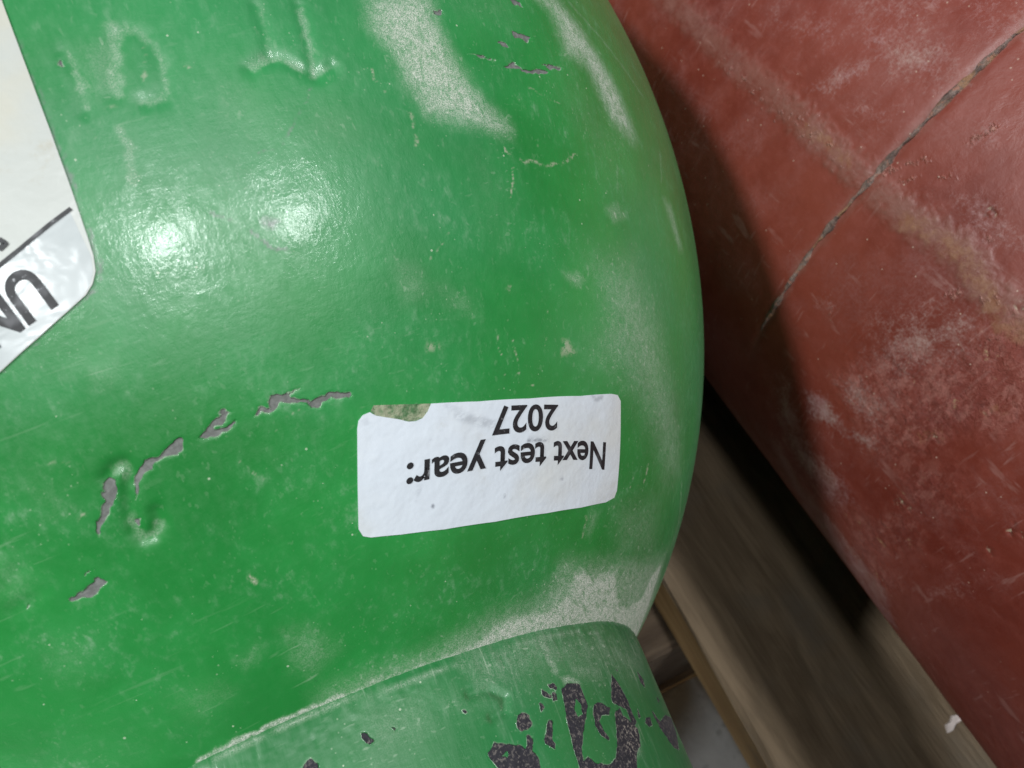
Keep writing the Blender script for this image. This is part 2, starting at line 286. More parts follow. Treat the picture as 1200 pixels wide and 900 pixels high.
TEST_OUTLINE = [(18.61, 33.09), (19.2, 36.68), (19.79, 40.21), (19.98, 40.75), (20.37, 41.09), (20.92, 41.21), (21.34, 40.88), (22.13, 40.61), (23.21, 40.27), (23.9, 40.0), (24.55, 39.94), (25.16, 40.08), (25.66, 40.54), (26.01, 41.1), (30.37, 40.86), (35.84, 40.9), (42.42, 41.33), (47.19, 42.0), (48.25, 42.02), (48.92, 41.52), (49.31, 39.9), (50.39, 35.93), (51.11, 33.21), (50.87, 32.58), (49.27, 32.1), (44.71, 31.61), (39.27, 31.34), (32.42, 31.26), (26.61, 31.49), (22.34, 31.9), (19.53, 32.29), (18.88, 32.53)]
RESIDUE = [(21.0, 41.26), (21.32, 41.65), (23.49, 41.37), (26.01, 41.1), (25.66, 40.54), (25.16, 40.08), (24.56, 39.97), (23.9, 40.0), (23.21, 40.27), (22.13, 40.61), (21.34, 40.88)]
TEXT_ONE = [(47.21, 37.36), (23.39, 36.87), (47.7, 34.89), (23.06, 34.64)]
TEXT_TWO = [(39.34, 40.35), (31.73, 40.29), (39.46, 38.17), (31.68, 37.99)]
SMUDGE = [
    ([(28.34,39.92),(30.21,39.37),(31.69,38.97)],0.6,0.33),
    ([(28.79,39.6),(31.19,38.91)],0.5,0.26),
    ([(27.27,40.79),(28.59,40.28)],0.35,0.2),
    ([(30.2,39.09),(32.2,38.94)],0.4,0.23),
    ([(35.83,37.47),(38.28,37.47)],0.22,0.8),
    ([(24.34,35.02),(24.07,34.08)],0.3,0.2),
    ([(44.09,41.46),(44.7,41.18),(45.63,41.49)],0.35,0.39),
    ([(33.77,39.84),(34.87,39.3)],0.2,-0.6),
    ([(32.46,39.12),(33.53,38.57)],0.2,-0.6),
    ([(25.76,38.36),(25.84,38.31)],0.12,1),
    ([(25.57,33.38),(25.66,33.32)],0.12,1),
    ([(20.87,39.17),(20.93,39.1)],0.12,0.7),
    ([(20.42,40.61),(20.59,40.49)],0.3,0.26),
    ([(26.75,38.23),(26.82,38.2)],0.1,0.9),
    ([(33.27,33.16),(33.36,33.13)],0.1,0.9),
    ([(40.71,34.02),(40.94,34.11)],0.15,0.5),
    ([(21.93,33.51),(21.97,33.49)],0.1,0.8),
    ([(37.66,37.36),(37.84,37.39)],0.15,0.8),
]
HAZ_OUTLINE = [(6.65, 77.46), (6.77, 72.21), (6.9, 66.33), (6.95, 61.48), (6.93, 57.96), (6.9, 56.53), (6.73, 55.42), (6.36, 54.6), (5.82, 53.96), (4.64, 53.22), (2.94, 52.22), (0.07, 50.71)]
HAZ_LINE = [(6.63, 60.25), (5.4, 59.51), (3.57, 58.34), (2.28, 57.61)]
HAZ_LINES = [[(2.77, 59.4), (3.0, 58.98), (2.58, 58.7)]]
HAZ_TEXT = [(3.67, 57.06), (-0.2, 55.31), (4.34, 53.78), (0.32, 52.09)]
FLAKE = (0.1219, -0.0209)


# ------------------------------------------------------------------ helpers
def link(o, parent=None):
    COL.objects.link(o)
    if parent is not None:
        o.parent = parent
    return o

def thing(name, label, cat, loc):
    o = bpy.data.objects.new(name, None)
    o.empty_display_size = 0.03
    o.location = loc
    o['label'] = label
    o['category'] = cat
    return link(o)

def mesh_obj(name, verts, faces, mat, parent=None, smooth=True):
    me = bpy.data.meshes.new(name)
    me.from_pydata([tuple(v) for v in verts], [], faces)
    if smooth:
        me.polygons.foreach_set('use_smooth', [True] * len(me.polygons))
    me.materials.append(mat)
    me.update()
    return link(bpy.data.objects.new(name, me), parent)

def add_attr(me, name, arr):
    a = me.attributes.new(name, 'FLOAT', 'POINT')
    a.data.foreach_set('value', np.asarray(arr, dtype=np.float32).ravel())

def grid_mesh(name, P, mat, parent, wrap=False):
    """P: (n, m, 3) array -> one quad sheet mesh, built with foreach_set for speed"""
    n, mm = P.shape[:2]
    idx = np.arange(n * mm).reshape(n, mm)
    if wrap:
        idx = np.concatenate([idx, idx[:, :1]], 1)
    q = np.stack([idx[:-1, :-1], idx[:-1, 1:], idx[1:, 1:], idx[1:, :-1]], -1).reshape(-1, 4)
    me = bpy.data.meshes.new(name)
    me.vertices.add(n * mm)
    me.vertices.foreach_set('co', P.astype(np.float32).ravel())
    me.loops.add(q.size)
    me.loops.foreach_set('vertex_index', q.astype(np.int32).ravel())
    me.polygons.add(len(q))
    me.polygons.foreach_set('loop_start', np.arange(0, q.size, 4, dtype=np.int32))
    me.polygons.foreach_set('use_smooth', np.ones(len(q), dtype=bool))
    me.update(calc_edges=True)
    me.validate()
    me.materials.append(mat)
    return link(bpy.data.objects.new(name, me), parent)

_rng = np.random.default_rng(7)
_LAT = _rng.random((64, 64, 64)).astype(np.float32)
def vnoise(p, scale, octaves=1):
    """smooth value noise in about -1..1 at points p (n,3)"""
    out = 0; amp = 1.0; tot = 0
    for o in range(octaves):
        q = p * scale * (2 ** o) + 17.3 * o + 100.0
        i = np.floor(q).astype(int); f = q - i; f = f * f * (3 - 2 * f)
        v = 0
        for dx in (0, 1):
            wx = f[:, 0] if dx else 1 - f[:, 0]
            for dy in (0, 1):
                wy = f[:, 1] if dy else 1 - f[:, 1]
                for dz in (0, 1):
                    wz = f[:, 2] if dz else 1 - f[:, 2]
                    v = v + wx * wy * wz * _LAT[(i[:, 0] + dx) % 64, (i[:, 1] + dy) % 64, (i[:, 2] + dz) % 64]
        out = out + amp * (v * 2 - 1); tot += amp; amp *= 0.5
    return out / tot

def seg_dist(p, a, b):
    ab = b - a
    t = np.clip(((p - a) @ ab) / max(ab @ ab, 1e-12), 0, 1)
    return np.linalg.norm(p - (a + t[:, None] * ab), axis=1)

def poly_sd(p2, poly):
    """signed distance (negative inside) of 2-D points to a polygon"""
    d = np.full(len(p2), 1e9); inside = np.zeros(len(p2), bool)
    n = len(poly)
    for i in range(n):
        a = poly[i]; b = poly[(i + 1) % n]
        d = np.minimum(d, seg_dist(p2, a, b))
        c = ((a[1] > p2[:, 1]) != (b[1] > p2[:, 1]))
        xx = (b[0] - a[0]) * (p2[:, 1] - a[1]) / ((b[1] - a[1]) if abs(b[1] - a[1]) > 1e-12 else 1e-12) + a[0]
        inside ^= c & (p2[:, 0] < xx)
    return np.where(inside, -d, d)

def smooth01(x):
    x = np.clip(x, 0, 1)
    return x * x * (3 - 2 * x)

def eval_marks(marks, P, surf, wobble=0.0):
    """P (n,3) in mm on the surface; surf(deg, mm) -> point in mm. Returns a dict layer -> array"""
    L = {}
    sd_layers = ('chip', 'hole')
    if wobble:
        Pw = P + np.stack([vnoise(P + 5.1, 1.1, 3), vnoise(P + 91.7, 1.1, 3), vnoise(P + 47.3, 1.1, 3)], 1) * wobble
    else:
        Pw = P
    for kind, layer, pts, size, st in marks:
        if layer not in L:
            L[layer] = np.full(len(P), 3.0) if layer in sd_layers else np.zeros(len(P))
        W = np.array([surf(a, y) for a, y in pts])
        lo = W.min(0) - size * 3 - 3.0; hi = W.max(0) + size * 3 + 3.0
        sel = np.where(((P > lo) & (P < hi)).all(1))[0]
        if not len(sel):
            continue
        Q = Pw[sel] if layer != 'height' else P[sel]
        if kind == 'P':
            c = W.mean(0); _, _, vt = np.linalg.svd(W - c)
            e1, e2 = vt[0], vt[1]
            sd = poly_sd(np.stack([(Q - c) @ e1, (Q - c) @ e2], 1), np.stack([(W - c) @ e1, (W - c) @ e2], 1))
            if layer in sd_layers:
                L[layer][sel] = np.minimum(L[layer][sel], sd)
                continue
            v = smooth01(0.5 - sd / (2 * max(size, 0.05))) * st
        else:
            d = np.full(len(sel), 1e9)
            for i in range(len(W) - 1):
                d = np.minimum(d, seg_dist(Q, W[i], W[i + 1]))
            if layer == 'height':
                L[layer][sel] += st * np.exp(-(d / size) ** 2)
                continue
            v = smooth01(1.25 - d / max(size, 0.04)) * st
        L[layer][sel] = np.maximum(L[layer][sel], v)
    return L

# ------------------------------------------------------------------ material helpers
class NT:
    def __init__(self, name):
        self.mat = bpy.data.materials.new(name)
        self.mat.use_nodes = True
        self.t = self.mat.node_tree
        self.bsdf = self.t.nodes['Principled BSDF']
        self.co = self.t.nodes.new('ShaderNodeTexCoord').outputs['Object']
    def n(self, kind, **kw):
        nd = self.t.nodes.new(kind)
        for k, v in kw.items():
            setattr(nd, k, v)
        return nd
    def set(self, sock, v):
        if hasattr(v, 'is_linked') or isinstance(v, bpy.types.NodeSocket):
            self.t.links.new(v, sock)
        else:
            sock.default_value = v
    def math(self, op, a, b=0.0, c=0.0, clamp=False):
        nd = self.n('ShaderNodeMath', operation=op, use_clamp=clamp)
        self.set(nd.inputs[0], a); self.set(nd.inputs[1], b); self.set(nd.inputs[2], c)
        return nd.outputs[0]
    def mapped(self, scale, rot=(0, 0, 0)):
        nd = self.n('ShaderNodeMapping')
        self.t.links.new(self.co, nd.inputs[0])
        nd.inputs['Scale'].default_value = scale
        nd.inputs['Rotation'].default_value = rot
        return nd.outputs[0]
    def noise(self, scale, detail=4, rough=0.55, vec=None, dist=0.0):
        nd = self.n('ShaderNodeTexNoise')
        self.t.links.new(vec if vec is not None else self.co, nd.inputs['Vector'])
        nd.inputs['Scale'].default_value = scale
        nd.inputs['Detail'].default_value = detail
        nd.inputs['Roughness'].default_value = rough
        nd.inputs['Distortion'].default_value = dist
        return nd.outputs[0]
    def voro(self, scale, vec=None):
        nd = self.n('ShaderNodeTexVoronoi')
        self.t.links.new(vec if vec is not None else self.co, nd.inputs['Vector'])
        nd.inputs['Scale'].default_value = scale
        return nd
    def ramp(self, x, lo, hi, a=0.0, b=1.0):
        nd = self.n('ShaderNodeMapRange', interpolation_type='SMOOTHSTEP')
        self.set(nd.inputs[0], x)
        for i, v in zip((1, 2, 3, 4), (lo, hi, a, b)):
            self.set(nd.inputs[i], v)
        return nd.outputs[0]
    def attr(self, name):
        return self.n('ShaderNodeAttribute', attribute_name=name).outputs['Fac']
    def mix(self, f, a, b):
        nd = self.n('ShaderNodeMix', data_type='RGBA')
        self.set(nd.inputs[0], f)
        for s, v in ((nd.inputs[6], a), (nd.inputs[7], b)):
            self.set(s, (*v, 1) if isinstance(v, tuple) and len(v) == 3 else v)
        return nd.outputs[2]
    def bump(self, h, dist, strength=1.0, normal=None):
        nd = self.n('ShaderNodeBump')
        self.set(nd.inputs['Height'], h)
        nd.inputs['Distance'].default_value = dist
        self.set(nd.inputs['Strength'], strength)
        if normal is not None:
            self.t.links.new(normal, nd.inputs['Normal'])
        return nd.outputs[0]
    def out(self, **kw):
        for k, v in kw.items():
            s = self.bsdf.inputs[k.replace('_', ' ')]
            self.set(s, (*v, 1) if isinstance(v, tuple) and len(v) == 3 else v)
        return self.mat

def flat_mat(name, col, rough=0.6, **kw):
    t = NT(name)
    n1 = t.noise(300, 4)
    c = t.mix(t.ramp(n1, 0.3, 0.75), tuple(x * 0.85 for x in col), tuple(min(1, x * 1.12) for x in col))
    return t.out(Base_Color=c, Roughness=rough, **kw)

def green_paint(name, chip_col, chip_dark, collar=False):
    t = NT(name)
    big = t.noise(28, 5, 0.6)
    mid = t.noise(120, 6, 0.65)
    fine = t.noise(2200, 3, 0.7)
    grit = t.noise(7500, 1, 0.6)
    streak = t.noise(900, 5, 0.7, t.mapped((1.0, 0.16, 1.0), (0.2, 0.1, 0.9)))
    streak2 = t.noise(1100, 5, 0.7, t.mapped((0.18, 1.0, 1.0), (0.0, 0.3, -0.5)))
    base = t.mix(t.ramp(big, 0.3, 0.72), (0.010, 0.158, 0.026), (0.022, 0.250, 0.049))
    base = t.mix(t.ramp(mid, 0.40, 0.8, 0.0, 0.30), base, (0.045, 0.29, 0.085))
    # broad faded areas, cooler and chalkier than fresh paint
    fade = t.noise(15, 3, 0.55)
    base = t.mix(t.ramp(fade, 0.42, 0.66, 0.0, 0.50), base, (0.040, 0.215, 0.095))
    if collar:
        base = t.mix(0.55, base, (0.012, 0.088, 0.032))  # duller collar green, with the photographer's shade put into the colour too
    # thin film of pale dust left everywhere, streaked by wiping
    film = t.math('MULTIPLY', t.ramp(streak, 0.50, 0.80), t.ramp(mid, 0.42, 0.72))
    film = t.math('MULTIPLY', film, 0.34)
    film2 = t.math('MULTIPLY', t.ramp(streak2, 0.54, 0.8), t.ramp(big, 0.45, 0.75))
    film = t.math('MAXIMUM', film, t.math('MULTIPLY', film2, 0.22))
    col = t.mix(film, base, (0.36, 0.46, 0.36))
    # hairline scuffs in a few directions
    h1 = t.noise(1500, 2, 0.6, t.mapped((1.0, 0.035, 1.0), (0.3, 0.2, 1.15)))
    h2 = t.noise(1700, 2, 0.6, t.mapped((0.04, 1.0, 1.0), (0.1, 0.4, 0.35)))
    h3 = t.noise(1600, 2, 0.6, t.mapped((1.0, 1.0, 0.04), (0.5, -0.3, 0.2)))
    area = t.noise(48, 3, 0.6)
    hl = t.math('MULTIPLY', t.ramp(h1, 0.63, 0.70), t.ramp(area, 0.40, 0.60))
    hl = t.math('MAXIMUM', hl, t.math('MULTIPLY', t.ramp(h2, 0.64, 0.71), t.ramp(area, 0.60, 0.42)))
    hl = t.math('MAXIMUM', hl, t.math('MULTIPLY', t.ramp(h3, 0.64, 0.71), t.ramp(mid, 0.45, 0.60)))
    hl = t.math('MULTIPLY', hl, t.math('ADD', 0.07, t.math('MULTIPLY', t.attr('dust'), 0.8)))
    col = t.mix(hl, col, (0.46, 0.54, 0.42))
    # small pale specks
    v = t.voro(420)
    sp = t.math('MULTIPLY', t.math('LESS_THAN', v.outputs['Distance'], 0.055), t.math('GREATER_THAN', v.outputs['Color'], 0.69))
    v2 = t.voro(900)
    sp2 = t.math('MULTIPLY', t.math('LESS_THAN', v2.outputs['Distance'], 0.08), t.math('GREATER_THAN', v2.outputs['Color'], 0.66))
    sp = t.math('MAXIMUM', sp, t.math('MULTIPLY', sp2, t.ramp(mid, 0.5, 0.62)))
    v3 = t.voro(1700)
    sp3 = t.math('MULTIPLY', t.math('LESS_THAN', v3.outputs['Distance'], 0.16), t.math('GREATER_THAN', v3.outputs['Color'], 0.58))
    sp3 = t.math('MULTIPLY', sp3, t.math('ADD', t.ramp(t.noise(130, 4, 0.7), 0.52, 0.66), t.math('MULTIPLY', t.attr('dust'), 1.2), clamp=True))
    sp = t.math('MAXIMUM', sp, t.math('MULTIPLY', sp3, 0.45))
    col = t.mix(t.math('MULTIPLY', sp, 0.55), col, (0.52, 0.58, 0.44))
    # dust patches
    d = t.attr('dust')
    dn = t.math('ADD', t.math('MULTIPLY', grit, 0.45), t.math('ADD', t.math('MULTIPLY', t.noise(500, 5, 0.75), 0.30), t.math('MULTIPLY', t.math('MAXIMUM', streak, streak2), 0.25)))
    dg = t.ramp(dn, 0.36, 0.64, 0.60, 1.15)
    dm = t.math('MULTIPLY', t.math('POWER', d, 1.45), dg, clamp=True)
    dm = t.math('MAXIMUM', dm, t.ramp(d, 0.62, 1.25))
    dm = t.math('MULTIPLY', dm, t.ramp(t.math('MINIMUM', h1, h3), 0.30, 0.50, 0.55, 1.0))
    dcol = t.mix(t.ramp(grit, 0.35, 0.65), (0.30, 0.35, 0.29), (0.66, 0.64, 0.58))
    col = t.mix(t.math('MULTIPLY', dm, 0.88), col, dcol)
    # scratches
    s = t.attr('scratch')
    sm = t.math('MULTIPLY', s, t.ramp(t.noise(1500, 3, 0.7), 0.36, 0.56))
    col = t.mix(sm, col, (0.42, 0.40, 0.31))
    gz = t.attr('graze')
    col = t.mix(t.math('MULTIPLY', gz, t.ramp(streak, 0.3, 0.55)), col, (0.15, 0.165, 0.155))
    # chipped paint: primer or old paint below, pale torn rim
    ch = t.attr('chip')
    ch = t.math('ADD', ch, t.math('MULTIPLY_ADD', t.math('SUBTRACT', t.noise(1700, 3, 0.7), 0.5), 0.22, (0.0 if collar else 0.10)))
    if collar:
        hole = t.attr('hole')
        ch = t.math('MAXIMUM', ch, t.math('MULTIPLY', hole, -1.0))
    chip = t.ramp(ch, 0.0, 0.05, 1.0, 0.0)
    rim = t.math('MULTIPLY', t.ramp(t.math('ABSOLUTE', t.math('SUBTRACT', ch, 0.05)), 0.0, 0.10, 1.0, 0.0), t.ramp(t.noise(600, 2), 0.42, 0.6))
    ccol = t.mix(t.ramp(t.noise(1600, 4, 0.7), 0.35, 0.7), chip_dark, chip_col)
    if collar:
        ccol = t.mix(t.math('MULTIPLY', t.ramp(fine, 0.5, 0.66), t.math('ADD', 0.30, d)), ccol, (0.32, 0.28, 0.24))
    col = t.mix(t.math('MULTIPLY', rim, 0.65), col, (0.38, 0.50, 0.36))
    col = t.mix(chip, col, ccol)
    matte = t.math('MAXIMUM', t.math('MULTIPLY', dm, 1.0), chip)
    rough = t.math('ADD', t.ramp(streak, 0.35, 0.7, 0.34, 0.50), t.math('MULTIPLY', matte, 0.42), clamp=True)
    rough = t.math('ADD', rough, t.math('MULTIPLY', film, 0.35), clamp=True)
    # relief, in mm
    def add(a, b, k):
        return t.math('MULTIPLY_ADD', b, k, a)
    hgt = t.math('MULTIPLY', t.noise(55, 2, 0.5), 0.16)
    hgt = add(hgt, t.noise(330, 3, 0.6), 0.020)
    hgt = add(hgt, streak, 0.042)
    hgt = add(hgt, streak2, 0.018)
    hgt = add(hgt, t.math('MULTIPLY', grit, dm), 0.06)
    hgt = add(hgt, t.ramp(ch, -0.05, 0.12), 0.13)
    b = t.bump(hgt, 0.001, 1.0)
    coat = t.math('MULTIPLY', t.math('SUBTRACT', 1.0, matte, clamp=True), 0.30)
    t.set(t.bsdf.inputs['Coat Weight'], coat)
    t.bsdf.inputs['Coat Roughness'].default_value = 0.12
    t.t.links.new(b, t.bsdf.inputs['Coat Normal'])
    return t.out(Base_Color=col, Roughness=rough, Normal=b, Specular_IOR_Level=0.48, Sheen_Weight=0.04, Sheen_Roughness=0.45)

def red_paint(name):
    t = NT(name)
    big = t.noise(22, 5, 0.6)
    mid = t.noise(85, 6, 0.65)
    m2 = t.noise(260, 6, 0.7)
    fine = t.noise(1500, 4, 0.75)
    base = t.mix(t.ramp(big, 0.3, 0.7), (0.118, 0.016, 0.010), (0.182, 0.036, 0.023))
    base = t.mix(t.ramp(m2, 0.40, 0.72, 0.0, 0.4), base, (0.215, 0.052, 0.040))
    # mottled pinkish chalking of old paint
    chalk = t.math('MULTIPLY', t.ramp(mid, 0.45, 0.72), t.ramp(fine, 0.36, 0.66))
    base = t.mix(t.math('MULTIPLY', chalk, 0.24), base, (0.29, 0.150, 0.145))
    base = t.mix(t.math('MULTIPLY', t.attr('stain_shade'), t.ramp(mid, 0.3, 0.6, 0.5, 1.0)), base, (0.085, 0.010, 0.006))  # darker red; the lower right patch is painted shade
    d = t.attr('dust')
    dm = t.ramp(t.math('ADD', d, t.math('MULTIPLY', t.math('SUBTRACT', t.math('ADD', t.math('MULTIPLY', m2, 0.45), t.math('MULTIPLY', fine, 0.55)), 0.5), 2.4)), 0.20, 1.15)
    dm = t.math('MULTIPLY', dm, t.ramp(d, 0.02, 0.30))
    col = t.mix(t.math('MULTIPLY', dm, 0.80), base, t.mix(t.ramp(mid, 0.4, 0.6), (0.33, 0.20, 0.205), (0.35, 0.25, 0.225)))
    e = t.attr('erode')
    em = t.math('MULTIPLY', e, t.ramp(t.noise(420, 5, 0.75, t.mapped((1.0, 1.0, 0.55), (0.5, 0.2, 0.3))), 0.46, 0.62))
    col = t.mix(t.math('MULTIPLY', em, 0.5), col, (0.30, 0.115, 0.095))
    em2 = t.math('MULTIPLY', e, t.ramp(t.noise(300, 5, 0.8, None, 0.8), 0.58, 0.70))
    col = t.mix(t.math('MULTIPLY', em2, 0.5), col, (0.085, 0.020, 0.016))
    em3 = t.math('MULTIPLY', e, t.ramp(t.noise(240, 5, 0.75, t.mapped((1, 1, 1), (1.0, 2.0, 0.3))), 0.62, 0.72))
    col = t.mix(t.math('MULTIPLY', em3, 0.8), col, (0.33, 0.22, 0.12))
    bd = t.math('MULTIPLY', t.attr('band'), t.ramp(t.math('ADD', m2, t.math('MULTIPLY', fine, 0.4)), 0.36, 0.84))
    col = t.mix(t.math('MULTIPLY', bd, 0.62), col, (0.205, 0.115, 0.095))
    ru = t.math('MULTIPLY', t.attr('rust'), t.ramp(t.math('ADD', t.noise(330, 5, 0.75), t.math('MULTIPLY', fine, 0.35)), 0.50, 0.80))
    col = t.mix(t.math('MULTIPLY', ru, 0.45), col, (0.27, 0.135, 0.060))
    tk = t.math('MULTIPLY', t.attr('tick'), t.ramp(fine, 0.35, 0.6))
    col = t.mix(t.math('MULTIPLY', tk, 0.75), col, (0.42, 0.20, 0.155))
    pt = t.attr('pit')
    col = t.mix(t.math('MULTIPLY', pt, t.ramp(fine, 0.42, 0.60, 0.0, 0.7)), col, (0.085, 0.04, 0.032))
    col = t.mix(t.math('MULTIPLY', pt, t.ramp(t.noise(900, 3), 0.55, 0.62)), col, (0.42, 0.34, 0.24))
    rh = t.noise(900, 3, 0.6, t.mapped((1.0, 0.10, 0.25), (0.2, 0.3, 0.5)))
    rh2 = t.noise(1000, 3, 0.6, t.mapped((0.2, 1.0, 0.12), (0.6, 0.1, 0.2)))
    rhm = t.math('MULTIPLY', t.math('MAXIMUM', t.ramp(rh, 0.60, 0.70), t.ramp(rh2, 0.61, 0.70)), t.ramp(t.noise(60, 3), 0.42, 0.62))
    col = t.mix(t.math('MULTIPLY', rhm, 0.22), col, (0.38, 0.22, 0.20))
    v = t.voro(500)
    sp = t.math('MULTIPLY', t.math('LESS_THAN', v.outputs['Distance'], 0.09), t.math('GREATER_THAN', v.outputs['Color'], 0.66))
    col = t.mix(t.math('MULTIPLY', sp, 0.6), col, (0.40, 0.28, 0.22))
    rough = t.math('ADD', t.ramp(mid, 0.35, 0.7, 0.38, 0.56), t.math('MULTIPLY', t.math('MAXIMUM', dm, e), 0.25), clamp=True)
    def add(a, b, k):
        return t.math('MULTIPLY_ADD', b, k, a)
    n7 = t.noise(640, 4, 0.75, None, 0.4)
    hgt = t.math('MULTIPLY', t.noise(75, 3, 0.6), 0.35)
    hgt = add(hgt, n7, 0.07)
    hgt = add(hgt, t.math('MULTIPLY', n7, t.math('ADD', e, t.math('ADD', t.math('MULTIPLY', dm, 0.3), t.math('MULTIPLY', t.attr('band'), 0.25)))), 0.42)
    hgt = add(hgt, tk, 0.35)
    b = t.bump(hgt, 0.001, 0.9)
    return t.out(Base_Color=col, Roughness=rough, Normal=b, Specular_IOR_Level=0.4)

def seam_material():
    t = NT('weld_metal')
    n1 = t.noise(300, 6, 0.8)
    n2 = t.noise(1000, 4, 0.7)
    c = t.mix(t.ramp(n1, 0.36, 0.62), (0.055, 0.032, 0.027), (0.225, 0.155, 0.130))
    c = t.mix(t.ramp(n2, 0.50, 0.62, 0.0, 0.8), c, (0.30, 0.125, 0.085))
    c = t.mix(t.ramp(t.noise(260, 4), 0.50, 0.62, 0.0, 0.85), c, (0.27, 0.135, 0.065))
    b = t.bump(t.noise(900, 5, 0.75), 0.0006, 0.9)
    return t.out(Base_Color=c, Roughness=0.62, Normal=b)

def wood_material(name, tint, dark):
    t = NT(name)
    g = t.noise(9, 6, 0.6, t.mapped((14.0, 1.6, 14.0)), 1.4)
    g2 = t.noise(60, 5, 0.7, t.mapped((9.0, 0.5, 9.0)))
    fib = t.noise(260, 4, 0.7, t.mapped((4.0, 0.25, 4.0)))
    c = t.mix(t.ramp(g, 0.34, 0.68), dark, tint)
    c = t.mix(t.ramp(g2, 0.50, 0.78, 0.0, 0.45), c, tuple(x * 0.45 for x in dark))
    c = t.mix(t.ramp(fib, 0.5, 0.72, 0.0, 0.3), c, tuple(min(1, x * 1.4) for x in tint))
    c = t.mix(t.ramp(t.noise(38, 5), 0.48, 0.72, 0.0, 0.6), c, (0.16, 0.135, 0.105))
    b = t.bump(t.math('ADD', fib, g2), 0.0006, 0.8)
    return t.out(Base_Color=c, Roughness=0.78, Normal=b, Specular_IOR_Level=0.3)

def label_material(name, col, stain_shade, gloss):
    t = NT(name)
    n = t.noise(45, 5, 0.6)
    c = t.mix(t.ramp(n, 0.46, 0.74, 0.0, stain_shade), col, (0.50, 0.465, 0.36))  # on labels this strength means tan stains only
    sm = t.attr('smudge')
    c = t.mix(t.math('MULTIPLY', t.ramp(t.noise(900, 4, 0.75, t.mapped((0.3, 1, 1), (0, 0, 0.2))), 0.34, 0.58), sm), c, (0.10, 0.11, 0.14))
    v = t.voro(260)
    sp = t.math('MULTIPLY', t.math('LESS_THAN', v.outputs['Distance'], 0.05), t.math('GREATER_THAN', v.outputs['Color'], 0.72))
    c = t.mix(t.math('MULTIPLY', sp, 0.7), c, (0.16, 0.15, 0.13))
    c = t.mix(t.ramp(t.noise(120, 6, 0.75), 0.60 - 0.05 * stain_shade, 0.72, 0.0, 0.55 * stain_shade), c, (0.36, 0.32, 0.23))
    b = t.bump(t.noise(110, 4, 0.6), 0.0005, 0.6)
    b = t.bump(t.noise(900, 4, 0.6), 0.00006, 0.5, b)
    return t.out(Base_Color=c, Roughness=gloss, Normal=b, Specular_IOR_Level=0.5)

def ink_material(name, wear):
    t = NT(name)
    n = t.noise(1500, 4, 0.7)
    c = t.mix(t.ramp(n, 0.60, 0.72, 0.0, wear), (0.012, 0.012, 0.014), (0.45, 0.46, 0.48))
    c = t.mix(t.ramp(t.noise(300, 3), 0.55, 0.72, 0.0, wear * 0.6), c, (0.16, 0.16, 0.17))
    return t.out(Base_Color=c, Roughness=0.55)

M_GREEN = green_paint('green_paint', (0.165, 0.170, 0.160), (0.100, 0.104, 0.096))
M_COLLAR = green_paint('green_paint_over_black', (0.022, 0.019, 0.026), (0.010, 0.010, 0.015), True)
M_RED = red_paint('red_oxide_paint')
M_WELD = seam_material()
M_WOOD = wood_material('weathered_pallet_wood', (0.235, 0.170, 0.108), (0.140, 0.098, 0.060))
M_WOOD2 = wood_material('raw_pallet_wood', (0.58, 0.39, 0.19), (0.44, 0.27, 0.12))
M_WOOD3 = wood_material('dark_brown_wood', (0.115, 0.080, 0.052), (0.065, 0.043, 0.028))  # darker brown than the deck boards, used for the bearers
M_LABEL = label_material('white_label_paper', (0.59, 0.635, 0.69), 0.4, 0.5)
M_HAZ = label_material('white_label_film', (0.445, 0.46, 0.43), 1.0, 0.36)
M_INK = ink_material('black_print', 0.5)
M_INK2 = ink_material('black_print_worn', 1.0)

# ------------------------------------------------------------------ setting: floor under the pallet
t = NT('grey_concrete')
cc = t.mix(t.ramp(t.noise(14, 6, 0.65), 0.3, 0.7), (0.40, 0.41, 0.415), (0.56, 0.57, 0.575))
cc = t.mix(t.ramp(t.noise(160, 5, 0.7), 0.55, 0.75, 0, 0.6), cc, (0.14, 0.14, 0.135))
M_FLOOR = t.out(Base_Color=cc, Roughness=0.8, Normal=t.bump(t.noise(250, 5), 0.0008, 0.6))
FZ = -0.122
fl = mesh_obj('floor', [(-6, -6, FZ), (6, -6, FZ), (6, 6, FZ), (-6, 6, FZ)], [(0, 1, 2, 3)], M_FLOOR, None, False)
fl['kind'] = 'structure'

# ------------------------------------------------------------------ pallet
def board_mesh(name, w, l, h, seed, side=M_WOOD2):
    """a sawn board, slightly uneven, eased edges; origin at centre of its top"""
    rr = random.Random(seed)
    bm = bmesh.new()
    n = 40
    prof = [(-w / 2, -h), (-w / 2, -0.0018), (-w / 2 + 0.0016, 0.0), (w / 2 - 0.0016, 0.0), (w / 2, -0.0018), (w / 2, -h)]
    rings = []
    for i in range(n + 1):
        y = -l / 2 + l * i / n
        j = [(rr.uniform(-1, 1) * 0.0007, rr.uniform(-1, 1) * 0.0003) for _ in prof]
        rings.append([bm.verts.new((x + a, y, z + b)) for (x, z), (a, b) in zip(prof, j)])
    for i in range(n):
        for k in range(len(prof)):
            k2 = (k + 1) % len(prof)
            f = bm.faces.new((rings[i][k], rings[i][k2], rings[i + 1][k2], rings[i + 1][k]))
            f.material_index = 0 if k in (1, 2, 3) else 1
    bm.faces.new(rings[0][::-1]); bm.faces.new(rings[-1])
    bmesh.ops.recalc_face_normals(bm, faces=bm.faces)
    me = bpy.data.meshes.new(name)
    bm.to_mesh(me); bm.free()
    me.materials.append(M_WOOD); me.materials.append(side)
    return me

